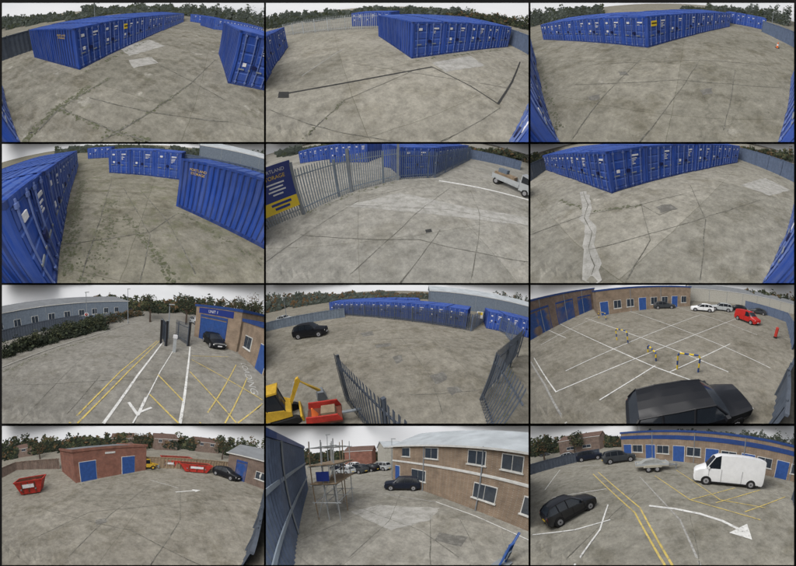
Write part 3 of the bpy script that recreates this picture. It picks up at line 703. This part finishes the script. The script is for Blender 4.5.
# ============================================================ tile 9 rear drive
t=T(7,4.4,5)
concrete('yard9',(.195,.185,.162),(.25,.24,.212),(.30,.29,.265),rot=math.radians(-8),slab=(7,6),slabs=.6,lightth=.72,stain=.65); ground(t,'yard9')
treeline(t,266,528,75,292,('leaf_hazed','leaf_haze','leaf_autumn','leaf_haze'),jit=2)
building(t,'warehouse',t.W(430,38),t.W(560,30),14,4.6,'cladding_grey',roof='gable',roofmat='roof_light')
A=t.G(337,314); B=t.G(466,329); row(t,A,B,h=2.5); row(t,t.W(330,31),t.W(420,30),h=2.5)
palisade(t,[A+V((-.3,-1,0)),B+V((.3,-1,0))],2.2,'palisade_dark',.2,wd=.1); palisade(t,[B+V((.3,-1,0)),t.G(484,322),t.G(505,335),t.G(516,350)],2.2,'palisade_blue',.2)
row(t,t.W(486,17.5),t.W(545,13),h=2.5); o=O(t,'notice_sign'); P=t.G(478,326); o.M=frame(P,V((1,0,0))); o.box((-.5,-.1,1.2),(.5,-.04,2.2),'label_white'); o.box((-.4,-.13,1.7),(.4,-.1,2.1),'sign_yellow'); o.box((-.04,-.04,0),(.04,.04,2.2),'steel')
meshfence(t,[t.W(262,18),t.W(345,24)],1.6,'cladding_grey'); car(t,t.G(311,336),12,'paint_black','suv',.9); car(t,t.W(285,26),0,'paint_silver','hatch'); pole(t,t.W(288,22),5)
palisade(t,[t.W(346,4.3),V((.62,1.0,0))],2.4,'palisade_dark',.16,wd=.075); palisade(t,[t.W(516,8.6),V((3.6,4.2,0)),V((3.1,1.8,0))],2.5,'palisade_dark',.16)
excavator(t,t.G(287,418),35,.82)
o=O(t,'plant_trailer'); P=t.G(312,432); o.M=frame(P,hd(20)); o.box((0,0,.4),(1.3,.8,.5),'skip_rust'); o.prism([(0,.503),(1.3,.503),(1.2,.8),(.1,.8)],.0,.05,'skip_red'); o.prism([(0,.503),(1.3,.503),(1.2,.8),(.1,.8)],.75,.8,'skip_red')
for x in (.4,.9): 
    for y in (-.12,.82): o.cyl((x,y,.22),(x,y+.1,.22),.22,'rubber',12)
o.box((1.3,.35,.42),(2.0,.45,.48),'steel'); o.cyl((.3,.4,.503),(.3,.4,.85),.14,'cone_orange',10,.03); o.box((.6,.2,.503),(1.1,.6,.75),'timber')
for q in ([(392,357),(401,355),(404,361),(396,364)],[(360,333),(372,331),(374,335),(363,337)],[(430,375),(444,372),(448,380),(434,384)],[(375,345),(390,343),(391,346),(377,348)],[(446,388),(458,386),(463,392),(450,395)]): patch(t,'repair_patch',q,'asphalt_patch')
joints(t,[[(330,370),(420,345),(500,350)],[(395,330),(430,375),(445,423)],[(300,345),(420,338)],[(410,395),(515,385)],[(470,335),(500,380)]],.05)
moss(t,[(340,318),(466,332)],.3,5); moss(t,[(505,340),(510,380),(500,423)],.4,10)
# ============================================================ tile 10 middle left
t=T(8,4.8,0)
concrete('yard10',(.195,.185,.162),(.245,.235,.208),(.29,.28,.26),rot=math.radians(38),slab=(9,7),slabs=.5,lightth=.73,stain=.65); ground(t,'yard10')
treeline(t,640,794,55,289,LM,jit=2)
building(t,'brick_unit',t.G(515,350),t.G(596,308),10,5,'brick_dark',roof='flat',fascia='cladding_blue',win=[(.1,.32,0,3.4,'roller'),(.40,.60,0,3.4,'roller'),(.68,.9,0,3.4,'roller')])
building(t,'brick_unit',t.W(598,23.5),t.W(690,33),9,4.4,'brick_buff',roof='flat',fascia='cladding_blue',win=[(.03+.12*k,.1+.12*k,.9 if k%3 else 0,2.4,'win' if k%3 else 'door_blue') for k in range(8)])
building(t,'warehouse',t.W(690,46),t.W(800,46),10,4.2,'cream',roof='gable',roofmat='roof_grey')
lines(t,[[(541,345),(640,300)],[(556,392),(738,318)],[(556,322),(652,366),(690,380)],[(548,330),(566,338)],[(566,371),(640,338),(700,315)],[(585,318),(680,352),(728,372)],[(616,307),(720,345),(770,368)],[(648,300),(757,335)],[(600,400),(655,366)],[(730,344),(670,372)],[(534,358),(556,392)]],.075)
def hp(a,b,h=1.1): hoop(t,t.G(*a),t.G(*b),h)
hp((617,340),(628,343)); hp((677,369),(698,372)); hp((599,318),(606,320)); hp((648,352),(656,361),.6)
car(t,t.G(690,422),12,'paint_black','suv'); car(t,t.W(702,27),170,'paint_white','hatch'); car(t,t.W(721,29),165,'paint_silver','suv'); car(t,t.W(737,31),165,'paint_black','hatch'); car(t,t.W(757,30),160,'paint_darkgrey','hatch')
car(t,t.G(747,322),-70,'paint_red','smallvan',name='parked_van'); car(t,t.W(664,29),10,'paint_darkgrey','hatch'); car(t,t.W(773,33),160,'paint_navy','hatch')
meshfence(t,[t.W(745,38),t.G(786,322),t.G(792,350)],2.2,'palisade_blue'); meshfence(t,[t.G(794,362),t.G(776,395),t.G(764,440)],1.6,'palisade_dark')
o=O(t,'post_box'); P=t.G(775,338); o.cyl(P,P+V((0,0,1.3)),.2,'skip_red',12); o.cyl(P+V((0,0,1.3)),P+V((0,0,1.42)),.24,'skip_red',12,.1); o.cyl(P,P+V((0,0,.2)),.23,'dark_void',12)
strip(t,'kerb_line',[(566,423),(545,385),(531,362)],.12,'pale_line',.015)
# ============================================================ tile 11 rear right side
t=T(9,4.5,12)
concrete('yard11',(.21,.20,.176),(.262,.252,.226),(.31,.30,.275),rot=math.radians(20),slab=(6,6),slabs=.6,lightth=.72,stain=.65); ground(t,'yard11')
treeline(t,0,264,62,434,LM,jit=3,step=6)
for x,d in ((10,60),(112,60),(155,56),(196,60)): building(t,'brick_house',t.W(x,d),t.W(x+22,d),8,4.6,'brick_dark',roof='gable',roofmat='roof_tile',rise=2.2,win=[(.15,.3,3,4.2,'win'),(.6,.78,3,4.2,'win')])
for x,d in ((40,40),(140,44),(222,38)): tree(t,t.W(x,d),6,2.8,700)
A=t.G(76,483); B=t.G(146,470)
building(t,'brick_building',A,B,7.5,3.35,'brick_red',roof='flat',fascia='brick_red',roofmat='roof_grey',win=[(.06,.25,0,2.15,'door_blue'),(.60,.79,0,2.15,'door_blue'),(.38,.5,2.75,2.9,'white_trim')])
skip(t,t.G(17,497),20,3.0,1.7,1.4); skip(t,t.G(160,468),-5,2.8,1.6,1.2); skip(t,t.G(180,472),-8,4.6,1.9,1.2); skip(t,t.W(162,23),0,5,1.9,1.5)
o=O(t,'telehandler'); P=t.G(142,470); o.M=frame(P,hd(10))@Matrix.Scale(.75,4); o.prism([(0,.5),(2.4,.5),(2.5,.9),(1.6,1.1),(1.5,2.0),(.6,2.05),(.4,1.1),(0,1.0)],0,1.2,'plant_yellow'); o.prism([(.65,1.2),(1.5,1.2),(1.42,1.9),(.7,1.92)],-.04,1.24,'glass')
for x in (.4,2.0):
    for y in (-.15,1.1): o.cyl((x,y,.42),(x,y+.25,.42),.42,'rubber',12); o.cyl((x,y-.03,.42),(x,y+.28,.42),.2,'plant_yellow',8)
o.prism([(.2,1.5),(3.2,.8),(3.2,1.0),(.2,1.75)],.5,.7,'plant_yellow'); o.box((3.2,.1,.3),(3.3,1.1,.9),'steel')
meshfence(t,[t.G(-5,482),t.G(17,470),t.W(60,22)],1.8,'brick_dark','boundary_wall'); meshfence(t,[t.W(146,21),t.W(232,21)],1.7,'timber','timber_fence')
building(t,'brick_unit',t.W(226,18),t.W(290,9),8,3.6,'brick_dark',roof='gable',roofmat='roof_grey',win=[(.15,.3,0,2.4,'roller'),(.45,.6,1,2,'win')])
car(t,t.G(242,474),-70,'paint_white','hatch'); car(t,t.W(226,17),-70,'paint_black','hatch')
P0=t.G(264,492);P1=t.G(254,528);P2=t.G(236,575); meshfence(t,[P0,P1,P2],1.3,'palisade_dark')
arrow(t,t.G(190,491),12,.8,'white_marking'); joints(t,[[(20,545),(90,512),(200,500),(240,500)],[(60,565),(110,515),(150,485)],[(150,565),(180,520),(180,480)],[(30,505),(130,530),(200,565)],[(60,495),(150,495)]],.06)
strip(t,'pale_marking',[(150,480),(178,488)],.1,'faint_marking',.015); moss(t,[(78,485),(146,472)],.2,10)
o=O(t,'tarmac_pothole'); patch(t,'',[(95,520),(106,518),(108,522),(97,525)],'asphalt_patch',.012,o)
# ============================================================ tile 12 middle road rear
t=T(10,4.1,24)
concrete('yard12',(.235,.23,.21),(.295,.29,.27),(.35,.345,.325),rot=math.radians(28),slab=(6,7),slabs=.6,lightth=.68,stain=.55); ground(t,'yard12')
treeline(t,300,400,60,449,LM,jit=3,step=6)
P0=V((-2.35,.2,0)); P1=t.W(308,15)
o,Mx,L=building(t,'clad_warehouse',P0,P1,6,5.0,'cladding_grey',roof='flat',fascia='cladding_blue')
o.M=Mx
for k in range(int(L/.35)): o.add([(k*.35,-.0,0),(k*.35+.12,-.07,0),(k*.35+.12,-.07,4.95),(k*.35,-.0,4.95)],'palisade_blue')
for zz in (1.4,3.1): o.box((0,-.14,zz),(L,-.085,zz+.2),'gate_grey')
o.M=Matrix.Identity(4)
o=O(t,'scaffolding'); S0=t.G(322,520)
for i in range(3):
    for j in range(3):
        P=S0+V((-.2+i*.75-.35*j*.2,j*1.6,0)); o.cyl(P,P+V((0,0,4.9)),.035,'timber' if (i+j)%3==0 else 'steel_light',6)
for z in (1.2,2.3,3.4,4.5):
    for j in range(3): a=S0+V((-.4-.07*j,j*1.6,z)); o.cyl(a,a+V((1.9,0,.0)),.03,'steel_light',6)
    for i in range(3): a=S0+V((-.2+i*.75,-.2,z)); o.cyl(a,a+V((-.15,3.6,0)),.03,'steel_light',6)
o.M=frame(S0,V((1,0,0)))
for z in (2.35,3.45): o.box((-.3,-.1,z),(1.4,3.3,z+.05),'timber')
o.cyl((-.2,0,.2),(1.3,0,3.4),.03,'steel_light',6)
o.box((.2,-.14,2.55),(1.0,-.1,3.1),'sign_blue')
W1=[(.12,.20,3.35,4.4,'win'),(.33,.42,3.35,4.4,'win'),(.58,.66,3.35,4.4,'win'),(.72,.80,3.35,4.4,'win'),(.88,.95,3.35,4.4,'win'),(.22,.34,.95,2.1,'win'),(.62,.72,.95,2.1,'win'),(.82,.92,.95,2.1,'win'),(.0,1.,2.62,2.75,'white_trim'),(.04,.09,0,2.1,'door_blue')]
building(t,'brick_building',t.G(393,480),t.G(560,545),9,4.7,'brick_buff',win=W1,roof='gable',roofmat='roof_light',rise=2.0)
building(t,'warehouse',t.W(385,29),t.W(470,34),12,4.8,'cream',roof='gable',roofmat='roof_light')
building(t,'brick_house',t.W(345,42),t.W(372,42),8,4.2,'brick_red',roof='gable',roofmat='roof_tile')
car(t,t.G(402,489),178,'paint_navy','suv',.8)
for x,y,c,k in ((345,474,'paint_silver','hatch'),(357,473,'paint_darkgrey','suv'),(369,471,'paint_black','hatch'),(380,470,'paint_silver','suv'),(352,468,'paint_white','hatch'),(338,470,'paint_navy','hatch')): car(t,t.G(x,y),150,c,k)
pole(t,t.W(330,19),6.5); pole(t,t.W(392,20),5.4,.05)
strip(t,'road_marking',[(436,502),(475,516),(528,540)],.1,'white_marking',.02); strip(t,'kerb_line',[(385,494),(436,502)],.1,'pale_line',.02)
joints(t,[[(300,540),(380,505),(440,498)],[(340,565),(390,520),(400,495)],[(430,565),(430,515)],[(340,500),(420,530),(470,565)],[(480,560),(460,520)]],.06)
patch(t,'repair_patch',[(350,512),(378,505),(440,508),(430,520),(390,530)],'light_patch'); patch(t,'repair_patch',[(440,532),(468,537),(462,546),(434,541)],'asphalt_patch')
o=O(t,'blue_hoist'); P=t.G(498,568); o.M=frame(P,hd(20)); o.cyl((0,0,0),(.1,0,1.1),.05,'door_blue',8); o.cyl((.5,0,0),(.4,0,1.1),.05,'door_blue',8); o.cyl((.08,0,1.1),(.42,0,1.1),.06,'door_blue',8); o.cyl((.1,0,.8),(.9,.1,1.35),.06,'door_blue',8); o.box((-.2,-.25,0),(.75,.3,.08),'steel'); o.box((.15,-.1,.45),(.38,.12,.8),'cladding_grey')
# ============================================================ tile 13 front drive left
t=T(11,3.7,8)
concrete('road13',(.205,.20,.178),(.255,.25,.226),(.305,.3,.28),rot=math.radians(-20),slab=(14,9),slabs=.45,lightth=.74,stain=.65); ground(t,'road13')
treeline(t,530,660,50,434,LM,jit=3,step=6); treeline(t,640,794,70,430)
wn=[]
for k in range(7): 
    a=.02+k*.14; wn+= [(a,a+.05,0,2.1,'door_blue'),(a+.06,a+.12,.9,2.1,'win')]
wn+=[(.0,1.,3.0,3.5,'band')]
building(t,'brick_building',t.W(622,24),t.G(830,492),9,4.0,'brick_buff',win=wn,fascia='cladding_blue',roofmat='roof_grey')
building(t,'brick_house',t.W(560,40),t.W(600,42),8,4.4,'brick_dark',roof='gable',roofmat='roof_tile',win=[(.2,.4,1,2,'win'),(.6,.8,1,2,'win')])
meshfence(t,[t.W(520,14),t.W(600,25)],1.6,'palisade_dark'); tree(t,t.W(545,26),6.5,3,900); tree(t,t.W(575,34),6.5,3,800)
car(t,t.G(571,514),62,'paint_black','hatch',.72); car(t,t.G(570,459),20,'paint_silver','hatch'); car(t,t.G(590,460),25,'paint_navy','suv'); car(t,t.G(619,462),30,'paint_darkgrey','suv'); car(t,t.G(545,456),20,'paint_darkgrey','hatch')
o=O(t,'flatbed_trailer'); P=t.G(652,470); o.M=frame(P,hd(12)); o.box((-1.6,-.8,.55),(1.5,.8,.66),'paint_beige')
for y in (-.8,.75): o.box((-1.6,y,.663),(1.5,y+.05,.85),'paint_silver')
o.box((-1.6,-.75,.663),(-1.55,.75,.85),'paint_silver'); o.box((1.45,-.75,.663),(1.5,.75,.95),'paint_silver')
o.prism([(-1.3,.663),(1.1,.663),(.8,1.05),(.1,1.22),(-.7,1.1)],-.6,.6,'tarpaulin')
for x in (-.45,.35):
    for y in (-1.02,.82): o.cyl((x,y,.32),(x,y+.2,.32),.32,'rubber',14); o.cyl((x,y-.03,.32),(x,y+.23,.32),.17,'rim',8)
o.prism([(-.9,.5),(.8,.5),(.6,.72),(-.7,.72)],-1.04,-.82,'paint_beige')
o.cyl((1.5,.5,.55),(2.6,0,.5),.05,'steel',6); o.cyl((1.5,-.5,.55),(2.6,0,.5),.05,'steel',6); o.cyl((2.45,0,0),(2.45,0,.7),.05,'steel',6)
car(t,t.G(727,483),168,'paint_white','van',.93,name='delivery_van')
for dx in (0,5): strip(t,'yellow_line',[(598-dx,472+dx*.4),(640-dx,508+dx),(672-dx*1.5,565)],.08,'yellow_marking',.02)
lines(t,[[(533,470),(600,465)],[(533,535),(575,530),(610,520)],[(560,470),(545,490)],[(606,489),(552,498)],[(575,565),(600,530),(608,505)]],.075)
lines(t,[[(676,470),(720,500),(765,508)],[(690,500),(735,488)],[(655,476),(690,500),(760,520)],[(716,503),(760,490)],[(745,512),(785,497)]],.07,'yellow_marking','hatched_marking')
o=O(t,'arrow_marking'); pts=[(650,506),(675,509),(700,514),(722,521),(738,529)]
for i,(a,b) in enumerate(zip(pts,pts[1:])): strip(t,'',[a,b],.17,'white_marking',.02+.0004*i,o)
o.add([t.G(729,533)+V((0,0,.023)),t.G(752,540)+V((0,0,.023)),t.G(747,524)+V((0,0,.023))],'white_marking')
strip(t,'kerb_line',[(640,477),(680,520),(700,565)],.08,'pale_line',.015)
joints(t,[[(560,565),(640,490)],[(700,565),(690,515)],[(600,480),(700,480)]],.05)
meshfence(t,[t.G(792,500),t.G(800,560)],1.2,'palisade_dark'); pole(t,t.W(640,23),5)

# ------------------------------------------------------------ build all
for t in TILES:
    for o in t.objs:
        if getattr(o,'sky',False):
            X=lambda px:(px-398)/100.; Z=lambda py:(283-py)/100.
            y=D*(3-t.row)+D+.01; vs=[];fs=[];wa=[]
            for (px,py) in ((t.x0,t.y1),(t.x1,t.y1),(t.x1,t.y0),(t.x0,t.y0)): vs.append((X(px),y,Z(py))); wa+= [X(px)+t.i*5,Z(py)*3,0]
            me=bpy.data.meshes.new('sky'); me.from_pydata(vs,[],[(0,1,2,3)]); at=me.attributes.new('wpos','FLOAT_VECTOR','POINT'); at.data.foreach_set('vector',wa)
            me.materials.append(MATS['overcast_sky']); ob=bpy.data.objects.new('sky',me); scene.collection.objects.link(ob)
        else: o.build()
vs=[];fs=[]
for r in range(4):
    y=D*(3-r)+D+.06; z1=2.9 if r==0 else (283-(ys[r][0]-1))/100.; z0=(283-(ys[r][1]+1))/100. if r<3 else -2.9
    b=len(vs); vs+=[(-4.1,y,z0-.01),(4.1,y,z0-.01),(4.1,y,z1),(-4.1,y,z1)]; fs.append((b,b+1,b+2,b+3))
    if r<3: b=len(vs); vs+=[(-4.1,y,z0-.01),(4.1,y,z0-.01),(4.1,y-D,z0-.01),(-4.1,y-D,z0-.01)]; fs.append((b,b+1,b+2,b+3))
me=bpy.data.meshes.new('panel_frame'); me.from_pydata(vs,[],fs); me.materials.append(MATS['frame_black']); ob=bpy.data.objects.new('panel_frame',me); scene.collection.objects.link(ob)

# ------------------------------------------------------------ light
sd=V((-.35,-.66,.66)).normalized()
w=bpy.data.worlds.new('World'); scene.world=w; w.use_nodes=True; nt=w.node_tree; bg=nt.nodes['Background']
sk=nt.nodes.new('ShaderNodeTexSky'); sk.sky_type='NISHITA'; sk.sun_disc=False; sk.sun_elevation=math.asin(sd.z); sk.sun_rotation=math.atan2(sd.x,sd.y); sk.dust_density=4
hs=nt.nodes.new('ShaderNodeHueSaturation'); hs.inputs['Saturation'].default_value=.3; nt.links.new(sk.outputs[0],hs.inputs['Color']); nt.links.new(hs.outputs[0],bg.inputs['Color']); bg.inputs['Strength'].default_value=.15
sun=bpy.data.lights.new('sun','SUN'); sun.energy=1.4; sun.angle=math.radians(36); sun.color=(1,.99,.97)
so=bpy.data.objects.new('sun',sun); so.rotation_euler=sd.to_track_quat('Z','Y').to_euler(); scene.collection.objects.link(so)
cam=bpy.data.cameras.new('camera'); cam.type='ORTHO'; cam.ortho_scale=7.96; cam.clip_end=500; cam.clip_start=.1
co=bpy.data.objects.new('camera',cam); co.location=(0,-30,0); co.rotation_euler=(math.pi/2,0,0); scene.collection.objects.link(co); scene.camera=co
scene.view_settings.view_transform='Standard'; scene.view_settings.look='None'; scene.view_settings.exposure=0
print('objs',len(bpy.data.objects),'faces',sum(len(m.polygons) for m in bpy.data.meshes))
